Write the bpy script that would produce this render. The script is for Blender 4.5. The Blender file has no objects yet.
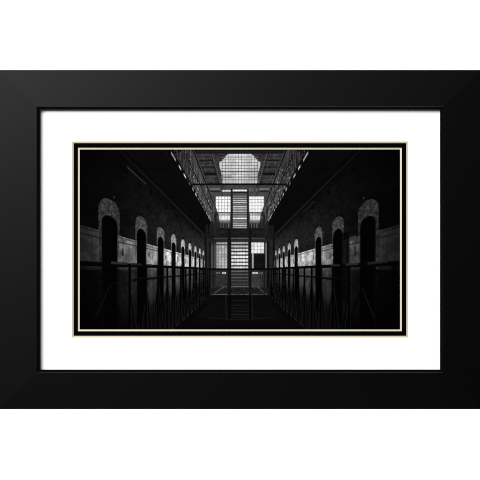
import bpy, bmesh, math
import numpy as np

# ------------------------------------------------------------------ units
U = 0.00125                      # one unit of the measured drawing = 1.25 mm
DEPTH = 0.026                    # moulding depth, wall to front
CAM_D = 3.0                      # camera to moulding front
C = bpy.context.scene.collection
sc = bpy.context.scene

# ------------------------------------------------------------------ camera
cam_d = bpy.data.cameras.new('camera')
cam = bpy.data.objects.new('camera', cam_d)
C.objects.link(cam)
cam.location = (0, -DEPTH - CAM_D, 0)
cam.rotation_euler = (math.radians(90), 0, 0)
cam_d.sensor_width = 36
cam_d.lens = 36 * CAM_D / (480 * U)
cam_d.clip_end = 50
sc.camera = cam
sc.view_settings.view_transform = 'Standard'
sc.view_settings.look = 'None'
sc.view_settings.exposure = 0
sc.view_settings.gamma = 1
w = bpy.data.worlds.new('World')
sc.world = w
w.use_nodes = True
w.node_tree.nodes['Background'].inputs[0].default_value = (1, 1, 1, 1)
w.node_tree.nodes['Background'].inputs[1].default_value = 0.09


def area(name, loc, target, sx, sy, power, spread=180):
    d = bpy.data.lights.new(name, 'AREA')
    d.shape = 'RECTANGLE'
    d.size, d.size_y = sx, sy
    d.energy = power
    d.spread = math.radians(spread)
    o = bpy.data.objects.new(name, d)
    C.objects.link(o)
    o.location = loc
    from mathutils import Vector
    v = Vector(target) - Vector(loc)
    o.rotation_euler = v.to_track_quat('-Z', 'Y').to_euler()
    return o


# key softbox up on the left; two unseen strips added to wash the wall white and fill the frame's shadow
area('key_softbox', (-1.02, -1.9, 0.88), (0, 0, 0), 1.7, 1.1, 118)
area('wall_fill_top', (0, -0.022, 0.46), (0, 0.02, 0.25), 1.0, 0.03, 30)
area('wall_fill_bottom', (0, -0.022, -0.46), (0, 0.02, -0.25), 1.0, 0.03, 30)


# ------------------------------------------------------------------ helpers
def mat(name, col, rough=0.6, spec=0.0, bump=0.0, scale=300.0, vary=0.0):
    m = bpy.data.materials.new(name)
    m.use_nodes = True
    nt = m.node_tree
    b = nt.nodes['Principled BSDF']
    b.inputs['Roughness'].default_value = rough
    b.inputs['Specular IOR Level'].default_value = spec
    b.inputs['Base Color'].default_value = (*col, 1)
    tc = nt.nodes.new('ShaderNodeTexCoord')
    n = nt.nodes.new('ShaderNodeTexNoise')
    n.inputs['Scale'].default_value = scale
    n.inputs['Detail'].default_value = 4
    nt.links.new(tc.outputs['Object'], n.inputs['Vector'])
    if vary:
        r = nt.nodes.new('ShaderNodeMapRange')
        r.inputs['To Min'].default_value = 1 - vary
        r.inputs['To Max'].default_value = 1 + vary
        nt.links.new(n.outputs['Fac'], r.inputs['Value'])
        mx = nt.nodes.new('ShaderNodeVectorMath')
        mx.operation = 'SCALE'
        mx.inputs[0].default_value = col
        nt.links.new(r.outputs['Result'], mx.inputs['Scale'])
        nt.links.new(mx.outputs['Vector'], b.inputs['Base Color'])
    if bump:
        bp = nt.nodes.new('ShaderNodeBump')
        bp.inputs['Strength'].default_value = bump
        bp.inputs['Distance'].default_value = 0.0005
        nt.links.new(n.outputs['Fac'], bp.inputs['Height'])
        nt.links.new(bp.outputs['Normal'], b.inputs['Normal'])
    return m


def P(px, py, depth):
    """measured (px, py) at a depth behind the moulding front -> world point"""
    k = U * (CAM_D + depth) / CAM_D
    return ((px - 240) * k, -DEPTH + depth, (240 - py) * k)


def link(name, me, m, parent=None):
    o = bpy.data.objects.new(name, me)
    C.objects.link(o)
    me.materials.append(m)
    o.parent = parent
    return o


def mesh(name, verts, faces, m, parent=None, smooth=False):
    me = bpy.data.meshes.new(name)
    me.from_pydata(verts, [], faces)
    bm = bmesh.new()
    bm.from_mesh(me)
    bmesh.ops.recalc_face_normals(bm, faces=bm.faces)
    bm.to_mesh(me)
    bm.free()
    if smooth:
        me.polygons.foreach_set('use_smooth', [True] * len(me.polygons))
        me.set_sharp_from_angle(angle=math.radians(35))
    return link(name, me, m, parent)


# ------------------------------------------------------------------ materials
M_WALL = mat('white_wall_paint', (0.86, 0.86, 0.86), 0.9, 0.0, 0.1, 90)
M_RAIL = mat('satin_black_lacquer', (0.0003, 0.0003, 0.0003), 0.36, 0.066, 0.03, 500)
M_LIP = mat('black_sight_edge', (0.0012, 0.0012, 0.0012), 0.9, 0.02)
M_MAT = mat('white_mat_board', (0.88, 0.88, 0.88), 0.95, 0.0, 0.05, 600)
M_BLACK = mat('black_mat_board', (0.0012, 0.0012, 0.0012), 0.95, 0.0, 0.05, 600)
M_CORE = mat('cream_board_core', (0.39, 0.357, 0.262), 0.95, 0.0, 0.1, 900, 0.06)
M_CORE_IN = mat('pale_board_core', (0.46, 0.42, 0.318), 0.95, 0.0, 0.1, 900, 0.06)

# ------------------------------------------------------------------ wall
wall = mesh('wall', [(-4, 0, -3), (4, 0, -3), (4, 0, 3), (-4, 0, 3)], [(0, 1, 2, 3)], M_WALL)
wall['kind'] = 'structure'

pic = bpy.data.objects.new('framed_picture', None)
C.objects.link(pic)
pic['label'] = 'wide black frame holding a double matted black and white photograph of a prison cell hall'
pic['category'] = 'framed picture'

# ------------------------------------------------------------------ moulding: four mitred rails
OUT = (-0.7, 69.9, 480.7, 409.2)             # outer edges
# (distance in from the outer edge, depth behind the front)
RAIL = [(0.0, DEPTH - 0.0005), (0.0, 0.0014), (0.25, 0.0010), (0.55, 0.0009), (36.6, 0.0000), (37.1, 0.0005), (37.3, 0.0020)]
D_MAT = 0.0130                               # the mat lies this far behind the front
LIP = [(37.35, 0.0019), (37.6, 0.0027), (39.2, 0.0032), (39.7, 0.0036), (39.85, D_MAT - 0.0001)]


def ring_pt(corner, u, d):
    x0, y0, x1, y1 = OUT
    v = 0.995 * u
    u = 1.02 * u
    return P(*[(x0 + u, y0 + v), (x1 - u, y0 + v), (x1 - u, y1 - v), (x0 + u, y1 - v)][corner], d)


def rail_verts(profile, a, b, gap=0.02):
    vs = [ring_pt(a, *q) for q in profile] + [ring_pt(b, *q) for q in profile]
    n = len(profile)
    fs = [(i, i + 1, n + i + 1, n + i) for i in range(n - 1)]
    return vs, fs


rails = []
for a in range(4):
    b = (a + 1) % 4
    vs, fs = rail_verts(RAIL, a, b)
    n = len(RAIL)
    fs += [tuple(range(n)), tuple(range(n, 2 * n)), (0, n - 1, 2 * n - 1, n)]
    r = mesh('frame_rail', vs, fs, M_RAIL, pic)
    vs, fs = rail_verts(LIP, a, b)
    n = len(LIP)
    fs += [tuple(range(n)), tuple(range(n, 2 * n)), (0, n - 1, 2 * n - 1, n)]
    mesh('inner_lip', vs, fs, M_LIP, r)


# ------------------------------------------------------------------ mats: boards with a cut window, each with its bevelled core
def window_board(name, outer, inner, d, thick, bevel, m, parent, core):
    def rect(r, dd):
        return [P(r[0], r[1], dd), P(r[2], r[1], dd), P(r[2], r[3], dd), P(r[0], r[3], dd)]
    o = rect(outer, d) + rect(inner, d) + rect(outer, d + thick)
    fs = [(i, (i + 1) % 4, 4 + (i + 1) % 4, 4 + i) for i in range(4)]
    fs += [(i, (i + 1) % 4, 8 + (i + 1) % 4, 8 + i) for i in range(4)]
    me = mesh(name, o, fs, m, parent)
    inn = (inner[0] + bevel, inner[1] + bevel, inner[2] - bevel, inner[3] - bevel)
    v = rect(inner, d + 0.00002) + rect(inn, d + thick) + rect(inner, d + thick + 0.00001)
    fs = [(i, (i + 1) % 4, 4 + (i + 1) % 4, 4 + i) for i in range(4)]
    fs += [(4 + i, 4 + (i + 1) % 4, 8 + (i + 1) % 4, 8 + i) for i in range(4)]
    mesh('bevel_edge', v, fs, core, me)
    return me


outer_mat = window_board('outer_mat', (38.6, 108.6, 441.4, 370.4), (72.0, 141.4, 408.0, 337.5), D_MAT, 0.0007, 1.75, M_MAT, pic, M_CORE)
inner_mat = window_board('inner_mat', (60, 130, 420, 350), (77.9, 147.7, 401.8, 331.3), D_MAT + 0.0008, 0.0007, 1.85, M_BLACK, pic, M_CORE_IN)
#PRINT#
# ------------------------------------------------------------------ the print: a flat sheet, its ink laid down as drawn shapes
# (drawn in the measured units; tones are sRGB greys 0-255)
X0, Y0, X1, Y1 = 79.0, 149.0, 401.0, 331.0
S = 6
CW, CH = int((X1 - X0) * S), int((Y1 - Y0) * S)
A = np.full((CH, CW), 5.0, np.float32)
rng = np.random.default_rng(7)
VX, VY = 239.6, 270.0


def vnoise(u, v, seed=0):
    """value noise at arrays u, v"""
    t = np.random.default_rng(seed).random((256, 256)).astype(np.float32)
    iu, iv = np.floor(u).astype(int), np.floor(v).astype(int)
    fu, fv = u - iu, v - iv
    fu, fv = fu * fu * (3 - 2 * fu), fv * fv * (3 - 2 * fv)
    a, b = iu & 255, (iu + 1) & 255
    c, d = iv & 255, (iv + 1) & 255
    return (t[c, a] * (1 - fu) + t[c, b] * fu) * (1 - fv) + (t[d, a] * (1 - fu) + t[d, b] * fu) * fv


def fbm(u, v, seed=0, o=4):
    s = 0
    for i in range(o):
        s = s + vnoise(u * 2 ** i, v * 2 ** i, seed + i) / 2 ** i
    return s / (2 - 2 ** (1 - o))


def poly(pts, val, alpha=1.0):
    """fill a polygon; val / alpha are numbers or functions of (x, y)"""
    p = np.array(pts, float)
    a0 = max(int((p[:, 0].min() - X0) * S) - 1, 0)
    a1 = min(int((p[:, 0].max() - X0) * S) + 2, CW)
    b0 = max(int((p[:, 1].min() - Y0) * S) - 1, 0)
    b1 = min(int((p[:, 1].max() - Y0) * S) + 2, CH)
    if a1 <= a0 or b1 <= b0:
        return
    x = (X0 + (np.arange(a0, a1) + 0.5) / S)[None, :]
    y = (Y0 + (np.arange(b0, b1) + 0.5) / S)[:, None]
    m = np.zeros((b1 - b0, a1 - a0), bool)
    n = len(p)
    for i in range(n):
        xa, ya = p[i]
        xb, yb = p[(i + 1) % n]
        if ya == yb:
            continue
        m ^= ((ya > y) != (yb > y)) & (x < (xb - xa) * (y - ya) / (yb - ya) + xa)
    if callable(val) or callable(alpha):
        xx, yy = np.broadcast_arrays(x, y)
    v = val(xx, yy) if callable(val) else val
    al = alpha(xx, yy) if callable(alpha) else alpha
    sub = A[b0:b1, a0:a1]
    sub[...] = np.where(m, sub * (1 - al) + v * al, sub)


def line(p0, p1, w0, val, alpha=1.0, w1=None):
    w1 = w0 if w1 is None else w1
    dx, dy = p1[0] - p0[0], p1[1] - p0[1]
    l = math.hypot(dx, dy) or 1
    nx, ny = -dy / l / 2, dx / l / 2
    poly([(p0[0] + nx * w0, p0[1] + ny * w0), (p1[0] + nx * w1, p1[1] + ny * w1),
          (p1[0] - nx * w1, p1[1] - ny * w1), (p0[0] - nx * w0, p0[1] - ny * w0)], val, alpha)


def rect(xa, ya, xb, yb, val, alpha=1.0):
    poly([(xa, ya), (xb, ya), (xb, yb), (xa, yb)], val, alpha)


def ell(cx, cy, rx, ry, val, alpha=1.0, n=20):
    poly([(cx + rx * math.cos(t * 2 * math.pi / n), cy + ry * math.sin(t * 2 * math.pi / n)) for t in range(n)], val, alpha)


def blur(r):
    """soften the whole picture by r units"""
    global A
    k = int(r * S * 3) | 1
    g = np.exp(-0.5 * ((np.arange(k) - k // 2) / (r * S)) ** 2)
    g /= g.sum()
    h = k // 2
    B = np.pad(A, ((h, h), (h, h)), 'edge')
    B = sum(g[i] * B[i:i + CH, :] for i in range(k))
    A = sum(g[i] * B[:, i:i + CW] for i in range(k)).astype(np.float32)


def pt(sd, X, h, z):
    """side (-1 left, 1 right), distance out, height over the eye, depth -> drawing"""
    s = 1 / z
    return (VX + sd * X * s, VY - h * s)


def tone(stops, t):
    xs, ys = zip(*stops)
    return np.interp(t, xs, ys)


DZ, Z0 = 0.00249, 0.00772
ZEND = 0.0296


def wall_side(sd):
    rt = sd > 0
    f = 0.93 if rt else 1.0

    def wtone(x, y):
        dx = np.maximum(np.abs(x - VX), 8)
        h = (VY - y) / dx
        z = 1 / dx
        base = tone([(30, 52), (45, 40), (60, 30), (80, 24), (100, 17), (120, 11), (138, 6), (165, 3)], dx)
        base = base * tone([(0.2, 1.0), (0.6, 1.0), (0.85, 0.62), (1.05, 0.35)], h)
        n = fbm(z * 2600, h * 34, 11, 5)
        return base * np.clip(0.55 + 0.9 * n + 0.5 * (fbm(z * 900, h * 7, 12, 3) - 0.5), 0.2, 2)

    def dtone(x, y):
        dx = np.maximum(np.abs(x - VX), 8)
        h = (VY - y) / dx
        z = 1 / dx
        base = tone([(30, 120), (40, 175), (55, 188), (68, 178), (80, 142), (95, 122), (110, 98), (122, 78), (138, 52), (150, 36), (166, 24)], dx)
        if rt:
            base = tone([(30, 120), (40, 165), (55, 180), (70, 160), (85, 128), (97, 98), (112, 74), (125, 52), (135, 46), (150, 33), (166, 22)], dx)
        base = base * tone([(-0.6, 0.04), (-0.42, 0.13), (-0.28, 0.29), (-0.1, 0.38), (-0.005, 0.42), (0.03, 0.62), (0.06, 0.92), (0.15, 1.0), (0.24, 1.02)], h)
        st = fbm(z * 5200, h * 9, 31, 4)
        base = base * np.where(h < 0.0, tone([(92, 1.0), (112, 0.62), (126, 0.4), (160, 0.25)], dx), 1.0)
        n = fbm(z * 3000, h * 30, 21, 5)
        stain = np.clip((fbm(z * 2200, h * 12, 25, 4) - 0.42) * 6, 0, 1)
        vert = fbm(z * 9000, h * 3, 27, 3)
        return base * np.clip(0.42 + 0.6 * n + 0.3 * st + 0.45 * vert, 0.15, 1.6) * (0.8 + 0.24 * stain)

    ZN = 0.00575
    q = lambda h0, h1, z0, z1: [pt(sd, 1, h0, z0), pt(sd, 1, h1, z0), pt(sd, 1, h1, z1), pt(sd, 1, h0, z1)]
    poly(q(-0.54, 1.08, ZN, ZEND), wtone)
    poly(q(-0.54, 0.262, ZN, ZEND), dtone)
    # ledge capping the dado: bright lip over a dark shadow line
    poly(q(0.262, 0.283, ZN, ZEND), lambda x, y: dtone(x, VY - 0.15 * abs(x - VX)) * 0.85)
    poly(q(0.226, 0.236, ZN, 0.0135), 12, 0.6)
    poly(q(0.276, 0.284, ZN, 0.028), lambda x, y: dtone(x, VY - 0.15 * abs(x - VX)) * 1.25, 0.8)
    poly(q(0.25, 0.262, 0.0105, 0.028), 30, 0.35)
    # ledge / conduit high on the wall
    poly(q(0.985, 1.005, ZN, 0.031), lambda x, y: tone([(30, 60), (60, 34), (100, 20), (125, 9), (160, 4)], abs(x - VX)))
    poly(q(0.955, 0.985, ZN, 0.031), 6, 0.7)
    poly(q(0.90, 0.935, ZN, 0.026), 7, 0.45)
    for z0, z1, v in ((0.0089, 0.0107, 52), ) if not rt else ((0.0133, 0.0158, 40), ):
        poly(q(0.913, 0.924, z0, z1), v)
        poly(q(0.900, 0.913, z0, z1), v * 0.35)
    # brackets under the ledge
    for k in range(9):
        z = Z0 + DZ * (k + 0.42)
        poly(q(0.84, 0.90, z - 0.00018, z + 0.00018), 4, 0.8)
    doors = [0, 1, 2, 3, 4, 5, 6, 7, 8] if not rt else [0, 1, 2, 4, 5, 6, 7, 8]
    for k in reversed(doors):
        zc = Z0 + DZ * k + (0.00010 if rt and k == 0 else 0)
        dxc = 1 / zc
        av = tone([(35, 165), (45, 170), (56, 150), (66, 122), (79, 86), (98, 60), (130, 46)], dxc) * f

        def arch(hw, spring, top, bot, n=14, sh=0.0):
            o = [pt(sd, 1, bot, zc - hw), pt(sd, 1, spring, zc - hw)]
            for i in range(1, n):
                a = math.pi * i / n
                o.append(pt(sd, 1, spring + (top - spring) * math.sin(a) ** 0.85, zc - hw * math.cos(a) + sh * math.sin(a)))
            return o + [pt(sd, 1, spring, zc + hw), pt(sd, 1, bot, zc + hw)]

        def atone(x, y, av=av, zc=zc):
            dx = np.maximum(np.abs(x - VX), 8)
            h = (VY - y) / dx
            n1 = fbm(1 / dx * 11000, h * 75, 41, 4)
            return av * tone([(-0.1, 0.15), (0.05, 0.5), (0.2, 0.7), (0.36, 0.85), (0.45, 1.0), (0.56, 0.9)], h) * np.clip(0.25 + 1.75 * n1, 0.3, 1.7)
        poly(arch(0.00074, 0.44, 0.565, 0.30, sh=-0.0001), 5, 0.35)
        poly(arch(0.00063, 0.445, 0.548, 0.285, sh=0.00006), atone)
        for i in range(26):
            a = math.pi * rng.random()
            hw = 0.00063
            hh = 0.445 + 0.103 * math.sin(a) ** 0.85
            zz = zc - hw * math.cos(a)
            bx, by = pt(sd, 1, hh, zz)
            rr = 0.0065 * dxc * (0.5 + 0.8 * rng.random())
            rect(bx - rr, by - rr * 0.7, bx + rr, by + rr * 0.7, (6 if rng.random() < 0.6 else av * 0.8), 0.55)
        # ragged lit jamb edge below the ledge
        for i in range(14):
            h0 = 0.285 - i * 0.028
            zz = zc + (-0.00058 if (k % 2 == 0) else -0.00058)
            if rng.random() < 0.8:
                g = tone([(35, 150), (60, 110), (100, 72), (140, 60)], dxc) * (0.35 + 0.6 * rng.random()) * (1 if h0 > 0.02 else 0.35)
                poly(q(h0 - 0.026, h0, zz - 0.00003, zz + 0.00003 + 0.00008 * rng.random()), g, 0.8)
            if rng.random() < 0.6 and k < 5:
                g = tone([(35, 120), (60, 90), (100, 60), (140, 44)], dxc) * (0.25 + 0.5 * rng.random()) * (1 if h0 > 0.02 else 0.3)
                poly(q(h0 - 0.026, h0, zc + 0.00052, zc + 0.00058), g, 0.7)
        poly(arch(0.00047, 0.345, 0.418, -0.53), 2.5)
        # dark reveal on the far side of the opening, faint door frame inside
        poly(q(-0.5, 0.33, zc - 0.00047, zc - 0.00041), 9, 0.6)
        # alarm bell over the door
        bx, by = pt(sd, 1, 0.578, zc + 0.00022)
        r = 0.0115 * dxc
        ell(bx, by, r * 1.5, r * 1.7, 3, 0.6)
        ell(bx, by, r * 0.9, r * 1.1, 15)
        ell(bx - sd * r * 0.35, by, r * 0.33, r * 0.7, 62 * f)
        # switch box and plate on the dado between the doors
        if k < 6:
            zb = zc + DZ * 0.34
            ht = 0.11 + 0.03 * rng.random()
            poly(q(ht, ht + 0.06 + 0.03 * rng.random(), zb - 0.00006, zb + 0.00006), 14, 0.7)
            poly(q(ht + 0.01, ht + 0.045, zb - 0.00016, zb - 0.00006), 26, 0.4)
    if rt:
        # dark cupboard door ajar between the two nearest openings
        poly([(341.8, 233), (349.5, 229.5), (349.5, 302), (341.8, 302)], 5, 0.8)
        poly([(341.8, 233), (349.5, 229.5), (349.5, 230.5), (341.8, 234)], 22, 0.7)
        poly([(349, 237), (356, 235), (356, 240.2), (349, 241)], 54, 0.8)
        poly([(346.5, 240), (347.6, 240), (347.6, 262), (346.5, 262)], 4, 0.8)


def floor_and_rail(sd):
    rt = sd > 0
    # the lower walkway floor and the edge of its slab
    poly([pt(sd, 1, -0.53, 0.0055), pt(sd, 0.6, -0.53, 0.0055), pt(sd, 0.6, -0.53, ZEND), pt(sd, 1, -0.53, ZEND)],
         lambda x, y: tone([(30, 26), (60, 15), (110, 7), (160, 4)], abs(x - VX)) * (0.6 + 0.8 * fbm(x * 0.6, y * 2.0, 61)))
    Z = lambda k: 0.00565 + 0.00098 * k
    XR = 0.62
    p = lambda h, z, X=XR: pt(sd, X, h, z)
    # sky-lit net and lattice mesh filling the far half of the railing
    # slab edge line
    for z0, z1, v in ((0.0085, 0.0108, 38), (0.0108, 0.0142, 48), (0.0142, 0.0185, 34)):
        line(p(-0.53, z0, 0.6), p(-0.53, z1, 0.6), 0.9, v if not rt else v * 0.9, 0.9, 0.7)
    poly([p(-0.535, 0.0085, 0.6), p(-0.535, 0.0185, 0.6), p(-0.66, 0.0185, 0.6), p(-0.66, 0.0085, 0.6)], 7, 0.8)
    # bracing
    for k in range(15):
        za, zb = Z(k), Z(k + 1)
        zm = (za + zb) / 2
        wd = 0.011 / zm
        for (ha, z_a, hb, z_b) in ((-0.10, za, -0.50, zm), (-0.10, zb, -0.50, zm)):
            line(p(ha, z_a), p(hb, z_b), wd, 3, 1.0, wd)
            if k < 13:
                line((p(ha, z_a)[0] + wd * 0.5, p(ha, z_a)[1]), (p(hb, z_b)[0] + wd * 0.5, p(hb, z_b)[1]), wd * 0.25, 50, 0.6, wd * 0.25)
    for k in range(16):
        z = Z(k)
        x, y = p(0.036, z)
        xb, yb = p(-0.56, z)
        wd = 0.0145 / z + 0.25
        rect(x - wd / 2, y, x + wd / 2, yb, 3)
        rect(x + wd / 2 - wd * 0.16, y + 1, x + wd / 2, yb - 4, 40 if k < 8 else 56, 0.6)
    # mid rail and handrail
    zf = 0.0182
    line(p(-0.060, 0.0058), p(-0.060, zf), 0.014 / 0.0058, 5, 0.9, 0.014 / zf)
    line(p(-0.050, 0.0058), p(-0.050, zf), 0.5, 40, 0.35, 0.3)
    line(p(0.026, 0.0036), p(0.026, zf), 0.030 / 0.0055, 4, 1.0, 0.030 / zf)
    line(p(0.011, 0.0052), p(0.011, 0.0115), 1.6, 26 if not rt else 24, 0.0, 0.6)
    # lighter strips on the near handrail
    strips = ((111, 127.5, 262.6, 263.6, 2.6, 42), (131, 142, 264.0, 264.6, 2.2, 32), (147, 152, 264.8, 265.1, 1.6, 40)) if not rt else \
        ((367.5, 388, 263.4, 261.3, 2.6, 33), (345.5, 358, 264.6, 264.0, 2.2, 42), (331, 340, 265.6, 265.1, 2.0, 40))
    for xa, xb, ya, yb, t, v in strips:
        poly([(xa, ya - t / 2), (xb, yb - t / 2), (xb, yb + t / 2), (xa, ya + t / 2)], lambda x, y: v * (0.7 + 0.6 * fbm(x * 0.5, y, 63)), 0.9)


def far_glints(sd):
    for i in range(46):
        z = 0.0125 + 0.0062 * rng.random()
        x, y = pt(sd, 0.62, -0.08 - 0.40 * rng.random(), z)
        line((x, y), (x + 0.1, y + 1 + 2.5 * rng.random()), 0.35, 36 + 40 * rng.random(), 0.6)
    if sd > 0:
        poly([(392.0, 262), (396.5, 261.5), (396.5, 331), (392.0, 331)], 3, 0.85)


def big_brace(sd):
    # pale diagonal stay of the nearest bay
    if sd < 0:
        line((111, 283), (95.5, 318), 0.9, 17, 0.8, 1.3)
        line((111.5, 283), (121, 318), 1.4, 3, 0.8, 1.8)
        line((113, 283), (128, 281.5), 1.2, 18, 0.6)
    else:
        line((362, 288), (374.5, 318), 1.3, 19, 0.8, 1.8)
        line((361.5, 288), (349, 322), 1.5, 3, 0.8, 2.0)


def gallery(sd):
    """the floor overhead: its dark underside, lit slots along its edge, lattice railing above"""
    rt = sd > 0
    E = 0.62
    e = lambda h, z, X=E: pt(sd, X, h, z)
    # underside
    poly([pt(sd, 1, 1.05, 0.0055), e(1.05, 0.0055), e(1.05, 0.0216), (VX + sd * 30.2, 234), pt(sd, 1, 1.05, 0.031)],
         lambda x, y: 6 + 5 * fbm(x * 0.2, y * 0.9, 71) + 0 * x)
    for X, v in ((0.92, 13), (0.84, 11), (0.74, 13), (0.67, 15)):
        line(pt(sd, X, 1.05, 0.006), pt(sd, X, 1.05, 0.023), 1.4, v, 0.7, 0.4)
    for k in range(16):
        z = 0.0068 + 0.0012 * k
        line(pt(sd, 0.99, 1.05, z), pt(sd, 0.64, 1.05, z), 0.007 / z, 3 if k % 2 else 11, 0.6)
    # band behind the railing (upper cell fronts in gloom)
    poly([e(1.06, 0.0092), e(1.62, 0.0132, E), e(1.62, 0.0268), e(1.06, 0.0222)],
         lambda x, y: tone([(20, 70), (35, 62), (55, 46), (75, 22)], abs(x - VX)) * (0.5 + fbm(x * 0.9, y * 0.35, 81)))
    # balusters and lattice
    for k in range(42):
        z = 0.0088 + 0.00036 * k
        v = (45 + 100 * rng.random()) * (1.25 if k > 12 else 0.85)
        wd = 0.0036 / z
        (xa, ya), (xb, yb) = e(1.09, z), e(1.60, z)
        line((xa, ya), (xb, yb), wd * 1.6, 8, 0.85)
        line((xa + 0.4 * -sd, ya), (xb + 0.4 * -sd, yb), wd, v, 0.7)
        if k % 2 == 0:
            line(e(1.12, z), e(1.55, z + 0.0011), 0.45, 120, 0.6)
            line(e(1.55, z), e(1.12, z + 0.0011), 0.45, 105, 0.6)
    # speckle of light through the far lattice
    for i in range(230):
        z = 0.0115 + 0.0105 * rng.random()
        h = 1.07 + 0.46 * rng.random() ** 1.5
        x, y = e(h, z)
        line((x, y), (x - sd * 0.3, y + 0.8 + 1.6 * rng.random()), 0.3 + 0.25 * rng.random(), 60 + 170 * rng.random() ** 1.6, 0.75)
    # rails
    line(e(1.60, 0.0132), e(1.60, 0.0268), 1.3, 14, 1.0, 0.8)
    line((e(1.60, 0.0132)[0] - sd * 0.9, e(1.60, 0.0132)[1]), (e(1.60, 0.0268)[0] - sd * 0.5, e(1.60, 0.0268)[1]), 0.5, 95, 0.8, 0.5)
    line(e(1.33, 0.0115), e(1.33, 0.0235), 0.9, 12, 0.9, 0.6)
    line(e(1.085, 0.0088), e(1.085, 0.0225), 2.2, 7, 0.95, 0.9)
    # lit slots along the edge
    for z0, z1, v in ((0.00905, 0.00975, 175), (0.0102, 0.0106, 215), (0.0111, 0.01155, 225), (0.0122, 0.0125, 120)):
        poly([e(1.052, z0), e(1.078, z0), e(1.078, z1), e(1.052, z1)], v * (0.8 + 0.2 * rng.random()))
    for i in range(9):
        z = 0.0131 + i * 0.00092
        poly([e(1.055, z), e(1.09, z), e(1.09, z + 0.0004), e(1.055, z + 0.0004)], 90 + 110 * rng.random())
    line(e(1.075, 0.0192), e(1.065, 0.0218), 0.9, 150, 0.9)


def grid_window(xa, ya, xb, yb, nx, ny, cell, bar, wx=0.8, wy=0.8, jit=0.06):
    rect(xa, ya, xb, yb, bar)
    cx, cy = (xb - xa) / nx, (yb - ya) / ny
    for i in range(nx):
        for j in range(ny):
            v = cell * (1 - jit + 2 * jit * rng.random())
            rect(xa + i * cx + wx / 2, ya + j * cy + wy / 2, xa + (i + 1) * cx - wx / 2, ya + (j + 1) * cy - wy / 2, min(v, 255))


M = lambda x: 2 * VX - x                      # mirror across the hall


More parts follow.
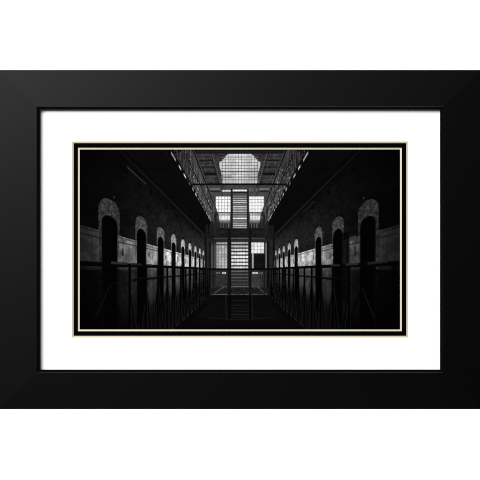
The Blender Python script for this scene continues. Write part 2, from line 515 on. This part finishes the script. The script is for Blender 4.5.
def end_wall():
    rect(196, 149, 284, 300, lambda x, y: tone([(149, 14), (154, 40), (175, 46), (186, 62), (200, 58), (226, 34), (240, 24), (300, 20)], y)
         * (0.75 + 0.5 * fbm(x * 0.5, y * 0.5, 91)))
    # sloping roof panels and their trusses
    for mx in (lambda x: x, M):
        poly([(mx(196), 153), (mx(214), 153), (mx(222.5), 184), (mx(207), 184)], lambda x, y: 52 * (0.35 + 1.3 * fbm(x * 0.5, y * 1.6, 95)))
        for i in range(8):
            y = 155 + i * 3.6
            line((mx(197 + i * 1.2), y), (mx(213 + i * 1.1), y), 0.5, 60 + 40 * rng.random(), 0.55)
            line((mx(197 + i * 1.2), y + 1.5), (mx(213 + i * 1.1), y + 1.5), 0.5, 22, 0.6)
            xx = 199 + 13 * rng.random()
            line((mx(xx), y - 2), (mx(xx + 1.4), y + 2.5), 0.5, 80 + 50 * rng.random(), 0.55)
        for y, v, wdt in ((160.5, 20, 1.5), (173.8, 12, 2.6), (167, 26, 1.2)):
            line((mx(198 + (y - 153) * 0.3), y), (mx(213.5 + (y - 153) * 0.27), y), wdt, v, 0.85)
        rect(*sorted((mx(208.5), mx(214.5)))[:1], 176.5, sorted((mx(208.5), mx(214.5)))[1], 182, 64, 0.6)
        # lattice truss running down beside the skylight
        line((mx(211.5), 152), (mx(220), 184), 2.8, 30, 0.9)
        for i in range(15):
            t = i / 15
            x, y = 211.5 + 8.5 * t, 153 + 31 * t
            line((mx(x), y), (mx(x + 1.6), y + 1.6), 0.7, 105 + 30 * rng.random(), 0.75)
            line((mx(x + 1.8), y + 0.4), (mx(x + 0.2), y + 1.9), 0.5, 80, 0.6)
        for i in range(16):
            xx, yy = 214 + 7 * rng.random(), 155 + 27 * rng.random()
            line((mx(xx + (yy - 155) * 0.12), yy), (mx(xx + (yy - 155) * 0.12 + 1.2), yy + (1.5 if i % 2 else 0.2)), 0.6, 70 + 70 * rng.random(), 0.5)
        line((mx(218), 154), (mx(225), 154), 1.6, 66, 0.6)
        line((mx(216.5), 156), (mx(219), 162), 2.2, 58, 0.7)
    # skylight: stepped outline, bars
    L = [(227.6, 153.8), (227.6, 155), (225.2, 156), (225, 158), (222, 159.6), (221.8, 161), (219.3, 162), (219.3, 165), (220.0, 168.5), (221.3, 172), (222.4, 183.3)]
    out = L + [(M(x) + 0.4, y) for x, y in reversed(L)]
    poly(out, lambda x, y: 226 - 22 * np.abs(x - VX) / 20 + 70 * (fbm(x * 0.45, y * 0.45, 99) - 0.5))
    xs = np.arange(222.4 - 6.4, 262, 1.6)
    for i, x in enumerate(xs):
        if 219 < x < 260.5:
            t = 0.34 if i % 2 == 0 else 0.2
            poly([(x - t, 153.8), (x + t, 153.8), (x + t, 183.3), (x - t, 183.3)], 88 if i % 2 == 0 else 132, lambda xx, yy: (A_in(xx, yy)) * 0.85)
    for y, t, v in ((157.1, .35, 105), (159.8, .35, 110), (162.5, .4, 100), (165.6, .4, 100), (168.5, .4, 105), (171.6, .65, 52), (174.4, .35, 110), (177.1, .55, 92), (179.8, .5, 88), (182, .3, 130)):
        rect(221, y - t, 258.5, y + t, v, 0.9)
    rect(222, 175.0, 232, 178.2, 120, 0.35)
    rect(247.5, 168.5, 258, 179, 110, 0.22)
    line((224, 177.3), (232, 177.3), 0.8, 62, 0.8)
    line((248, 177.3), (257, 177.3), 0.8, 62, 0.8)
    # cross beams
    rect(195, 152.2, 285, 153.6, 24)
    # frieze between skylight and windows
    rect(207, 185, M(207), 195.5, lambda x, y: 62 * (0.75 + 0.5 * fbm(x * 0.5, y * 0.9, 103)))
    for mx in (lambda x: x, M):
        a, b = sorted((mx(210.2), mx(220)))
        rect(a, 188.0, b, 190.2, 112, 0.85)
        rect(a, 190.6, b, 192, 28, 0.8)
        a, b = sorted((mx(221.6), mx(222.8)))
        rect(a, 185, b, 196, 34, 0.8)
        a, b = sorted((mx(212), mx(232)))
        rect(a, 192.6, b, 195.6, 78, 0.5)
    for i in range(3):
        rect(222.3 + i * 2.9, 189.9, 224.9 + i * 2.9, 191.7, 205)
    for i in range(5):
        rect(232 + i * 3.05, 189.7, 234.8 + i * 3.05, 191.4, 240)
    for x in (249.5, 252, 256):
        ell(x + 0.6, 189.8, 1.1, 2.2, 105, 0.7)
    # side windows of the gallery storey
    for xa, xb in ((215.6, 230.7), (249.0, 264.0)):
        grid_window(xa, 196.3, xb, 212.2, 5, 5, 246, 150, 0.75, 0.75, 0.04)
        rect(xa + 0.5, 212.2, xb - 0.5, 213.0, 66)
        grid_window(xa + 0.5, 213.0, xb - 0.3, 215.2, 5, 1, 165, 110, 0.6, 0.3)
        grid_window(xa + 0.8, 215.4, xb - 0.6, 219.8, 5, 1, 218, 165, 0.5, 0.3)
        rect(xa + 0.5, 219.8, xb - 0.5, 223.5, lambda x, y: tone([(219.8, 150), (223.5, 60)], y))
        rect(xa + 0.5, 223.5, xb - 0.5, 229, 38)
        for i in range(5):
            x = xa + 2 + i * 2.7
            rect(x, 223.5, x + 0.9, 227.6, 60 + 90 * rng.random())
    # upper stair flight seen against the light
    rect(232.6, 192.5, 247.0, 229, 66)
    for y, v, t in ((193.8, 70, .5), (196.2, 135, .5), (198.3, 165, .5), (200.4, 190, .55), (202.5, 200, .6), (204.6, 120, .4), (206.5, 195, .6), (208.3, 185, .55),
                    (210, 170, .5), (211.5, 190, .5), (213.7, 150, .4), (216, 165, .55), (218.4, 238, .7), (221, 150, .5), (223.2, 160, .6), (225.4, 190, .7), (227.6, 170, .6)):
        rect(233, y - t, 246.6, y + t, v)
    for x in (235.3, 237.6, 240, 242.2, 244.4):
        rect(x - 0.2, 194, x + 0.2, 229, 70, 0.35)
    for x, wd, v in ((231.7, 2.0, 26), (247.8, 1.7, 26)):
        rect(x - wd / 2, 189, x + wd / 2, 229, v)
    rect(233.2, 191.8, 246.8, 193, 20)
    # gallery floor crossing the end
    rect(205, 228.4, M(205), 238, lambda x, y: 25 * (0.6 + 0.8 * fbm(x * 0.4, y * 0.8, 111)))
    rect(205, 231.5, M(205), 232.6, 36, 0.6)
    rect(214, 237.6, 265, 239.0, 74, 0.8)
    rect(231, 237.8, 248, 238.6, 100, 0.8)
    # ground storey of the end wall
    rect(205, 239, M(205), 296, lambda x, y: 36 * (0.7 + 0.6 * fbm(x * 0.5, y * 0.5, 121)))
    rect(211, 243.5, 215.6, 268, 78, 0.85)
    grid_window(216, 242.2, 227.4, 268.8, 4, 9, 172, 112, 0.7, 0.6, 0.12)
    rect(216, 242.2, 217.6, 268.8, 90, 0.4)
    rect(211, 244.2, 229, 245.2, 40, 0.8)
    rect(250.4, 241.5, 268.6, 269, 40)
    grid_window(250.6, 242.3, 264.2, 253.6, 4, 3, 226, 150, 0.7, 0.7, 0.06)
    rect(252, 253.4, 253.6, 268.4, 165)
    rect(253.6, 253.4, 265, 268.6, lambda x, y: 17 * (0.8 + 0.4 * fbm(x, y, 131)))
    rect(253.6, 253.4, 265, 254.2, 34, 0.8)
    rect(254.6, 264, 264, 264.6, 26, 0.7)
    rect(265.3, 243, 267.2, 268, 102)
    # lower stair flight
    rect(230.6, 240, 248.8, 296, 40)
    rect(231.2, 241, 248.2, 268.8, 48)
    ty = ((243.0, 175, .9), (246.4, 190, .9), (249.9, 205, 1.0), (253.4, 225, 1.0), (256.9, 245, 1.1), (260.4, 230, 1.1), (263.9, 235, 1.1), (267.6, 215, 1.1),
          (271, 120, .7), (274.2, 92, .6), (277.6, 84, .7), (280.8, 74, .6), (284, 66, .6), (286.7, 120, .5))
    for y, v, t in ty:
        for i in range(6):
            x = 231.2 + i * 2.85
            rect(x + 0.15, y - t, x + 2.7, y + t, v * (0.92 + 0.14 * rng.random()))
        rect(231.2, y + t, 248.2, y + t + 0.35, v * 0.55, 0.6)
    # grey panels below the landing rail
    for a, b, v in ((216, 227, 46), (251.5, 262, 56)):
        rect(a, 272, b, 287, lambda x, y: v * (0.6 + 0.8 * fbm(x * 0.7, y * 0.7, 141)), 0.9)
    for a, b, v in ((216, 220.4, 95), (222, 226, 200), (252.4, 258, 210), (258.8, 263.2, 84)):
        rect(a, 272, b, 273.9, v)
    for mx in (lambda x: x, M):
        for x, v in ((213.2, 54), (215.0, 40), (218.6, 30), (223.8, 60)):
            rect(*([min(mx(x), mx(x + 0.6)), 271, max(mx(x), mx(x + 0.6)), 292]), v, 0.6)
    # landing floor
    poly([(224.6, 286.8), (M(222.6), 286.8), (269, 294), (211, 294)], lambda x, y: 30 * (0.3 + 1.3 * fbm(x * 0.8, y * 2.2, 151)))
    line((225, 286.6), (213.6, 293.4), 0.8, 88, 0.8)
    line((257.2, 286.6), (265.4, 293.6), 0.8, 90, 0.8)
    line((222, 287), (260, 287), 0.7, 92, 0.8)
    for i in range(20):
        x = 211 + 57.6 * i / 20
        line((x, 294.4), (x + 2.88, 294.4), 0.8, 55 + 50 * rng.random(), 0.95)
    for i in range(40):
        x, y = 211 + 58 * rng.random(), 272 + 21 * rng.random()
        line((x, y), (x + rng.random() * 0.6, y + 1 + 2.5 * rng.random()), 0.35, 50 + 60 * rng.random(), 0.5)
    line((222, 290.6), (258, 290.6), 0.6, 24, 0.7)
    # well below the landing
    poly([(203, 295), (277, 295), (292, 331), (187, 331)], lambda x, y: tone([(295, 11), (315, 12), (326, 8), (331, 5)], y) * (0.7 + 0.6 * fbm(x * 0.2, y * 0.9, 161)))
    for y in (300.5, 305, 308.2, 311, 314.4, 317.2):
        line((230.5, y), (249, y + 0.2), 0.7, 34 if y != 314.4 else 44, 0.85)
    rect(228.4, 295, 231.2, 318.6, 5, 0.8)
    rect(249.2, 295, 251.6, 318.6, 5, 0.8)
    line((225.6, 295), (226.4, 319), 0.6, 42, 0.85)
    line((252, 295), (252.2, 319), 0.6, 46, 0.85)
    o = [(207 + i * 3.3, 317.5 + 1.8 * math.sin(math.pi * i / 20)) for i in range(21)]
    for a, b in zip(o, o[1:]):
        line(a, b, 0.6, 32, 0.85)
    # stair stringers and newel posts
    for x0, x1 in ((227.6, 230.8), (248.8, 251.4)):
        rect(x0, 229, x1, 296, 17)
        rect(x0 + 1.3, 240, x0 + 1.7, 294, 40, 0.6)
        rect(x1 - 0.4, 240, x1, 294, 8, 0.8)


SKY = None


def A_in(xx, yy):
    """1 where the sheet is already as pale as glass"""
    a = ((xx - X0) * S).astype(int).clip(0, CW - 1)
    b = ((yy - Y0) * S).astype(int).clip(0, CH - 1)
    return (A[b, a] > 120).astype(np.float32)


def fore_rails():
    # landing handrail, posts, and the beam high across the hall
    rect(200, 268.4, M(200), 270.2, 7)
    rect(205, 270.4, M(205), 270.9, 44, 0.4)
    for x, wd in ((209.9, 1.1), (213.6, 0.6), (268.0, 2.0), (264.4, 0.6)):
        rect(x - wd / 2, 242, x + wd / 2, 295, 10, 0.95)
    rect(192, 183.4, M(192), 185.2, 9)
    rect(196, 185.3, M(196), 185.8, 60, 0.35)
    for mx in (lambda x: x, M):
        line((mx(207), 186), (mx(218), 214), 0.8, 120, 0.7)
        line((mx(206.2), 186), (mx(217.4), 216), 1.0, 22, 0.9)
        poly([(mx(214), 205), (mx(218.5), 214), (mx(220.5), 229), (mx(205.5), 229), (mx(206), 224), (mx(211.5), 222)], 26, 0.8)
        for i in range(7):
            x = 206.5 + i * 1.9
            line((mx(x), 221 + (i % 3)), (mx(x), 228.5), 0.7, 34 + 36 * rng.random(), 0.8)
        rect(*([min(mx(204.6), mx(206.6)), 229, max(mx(204.6), mx(206.6)), 300]), 15, 0.9)
        rect(*([min(mx(206.8), mx(207.3)), 240, max(mx(206.8), mx(207.3)), 285]), 46, 0.5)


end_wall()
for sd in (-1, 1):
    wall_side(sd)
fore_rails()
for sd in (-1, 1):
    gallery(sd)
rect(192, 183.5, M(192), 185.1, 9)
for mx in (lambda x: x, M):
    for i in range(14):
        x = 205.8 + 12 * i / 14
        line((mx(x), 224 + 2 * rng.random() - max(0, (x - 209) * 0.8)), (mx(x), 236), 0.5 + 0.3 * rng.random(), 16 + 34 * rng.random(), 0.6)
for sd in (-1, 1):
    floor_and_rail(sd)
    far_glints(sd)
    big_brace(sd)

blur(0.17)
# the soft bloom round the bright windows, then the print's own grain and its darkened corners
B0 = A.copy()
A = np.maximum(A - 90, 0)
blur(3.2)
A = B0 * 0.97 + 0.16 * A
gy, gx = np.mgrid[0:CH, 0:CW].astype(np.float32)
gx, gy = X0 + gx / S, Y0 + gy / S
A *= 0.90 + 0.2 * fbm(gx * 0.55, gy * 0.55, 171, 3)
A = np.clip(A, 0, 255)
A = A.reshape(CH // 2, 2, CW // 2, 2).mean(axis=(1, 3))
A = np.maximum(A, 1.5)

GAIN = 1.62                                   # how strongly the room's light falls on the sheet
c = A / 255.0
lin = np.where(c <= 0.04045, c / 12.92, ((c + 0.055) / 1.055) ** 2.4) / GAIN
lin = np.minimum(lin, 0.85).astype(np.float32)

d_print = D_MAT + 0.0017
ny, nx = lin.shape
k = U * (CAM_D + d_print) / CAM_D
xs = (X0 + (np.arange(nx) + 0.5) * 2 / S - 240) * k
zs = (240 - (Y0 + (np.arange(ny) + 0.5) * 2 / S)) * k
co = np.empty((ny, nx, 3), np.float32)
co[..., 0] = xs[None, :]
co[..., 1] = -DEPTH + d_print
co[..., 2] = zs[:, None]
idx = np.arange(ny * nx, dtype=np.int32).reshape(ny, nx)
quads = np.stack([idx[:-1, :-1], idx[1:, :-1], idx[1:, 1:], idx[:-1, 1:]], axis=-1).reshape(-1, 4)
me = bpy.data.meshes.new('print')
me.vertices.add(ny * nx)
me.vertices.foreach_set('co', co.ravel())
me.loops.add(quads.size)
me.loops.foreach_set('vertex_index', quads.ravel())
me.polygons.add(len(quads))
me.polygons.foreach_set('loop_start', np.arange(0, quads.size, 4, dtype=np.int32))
me.update(calc_edges=True)
at = me.attributes.new('ink', 'FLOAT_COLOR', 'POINT')
rgba = np.ones((ny * nx, 4), np.float32)
rgba[:, :3] = lin.reshape(-1, 1)
at.data.foreach_set('color', rgba.ravel())

m = bpy.data.materials.new('printed_paper')
m.use_nodes = True
nt = m.node_tree
b = nt.nodes['Principled BSDF']
b.inputs['Roughness'].default_value = 0.9
b.inputs['Specular IOR Level'].default_value = 0.0
an = nt.nodes.new('ShaderNodeAttribute')
an.attribute_name = 'ink'
tc = nt.nodes.new('ShaderNodeTexCoord')
gr = nt.nodes.new('ShaderNodeTexNoise')       # film grain
gr.inputs['Scale'].default_value = 1400
gr.inputs['Detail'].default_value = 2
nt.links.new(tc.outputs['Object'], gr.inputs['Vector'])
mr = nt.nodes.new('ShaderNodeMapRange')
mr.inputs['To Min'].default_value = 0.78
mr.inputs['To Max'].default_value = 1.22
nt.links.new(gr.outputs['Fac'], mr.inputs['Value'])
vm = nt.nodes.new('ShaderNodeVectorMath')
vm.operation = 'SCALE'
nt.links.new(an.outputs['Color'], vm.inputs[0])
nt.links.new(mr.outputs['Result'], vm.inputs['Scale'])
nt.links.new(vm.outputs['Vector'], b.inputs['Base Color'])
pr = link('print', me, m, pic)
pr['label'] = 'black and white photograph of a barred prison cell hall with stairs'
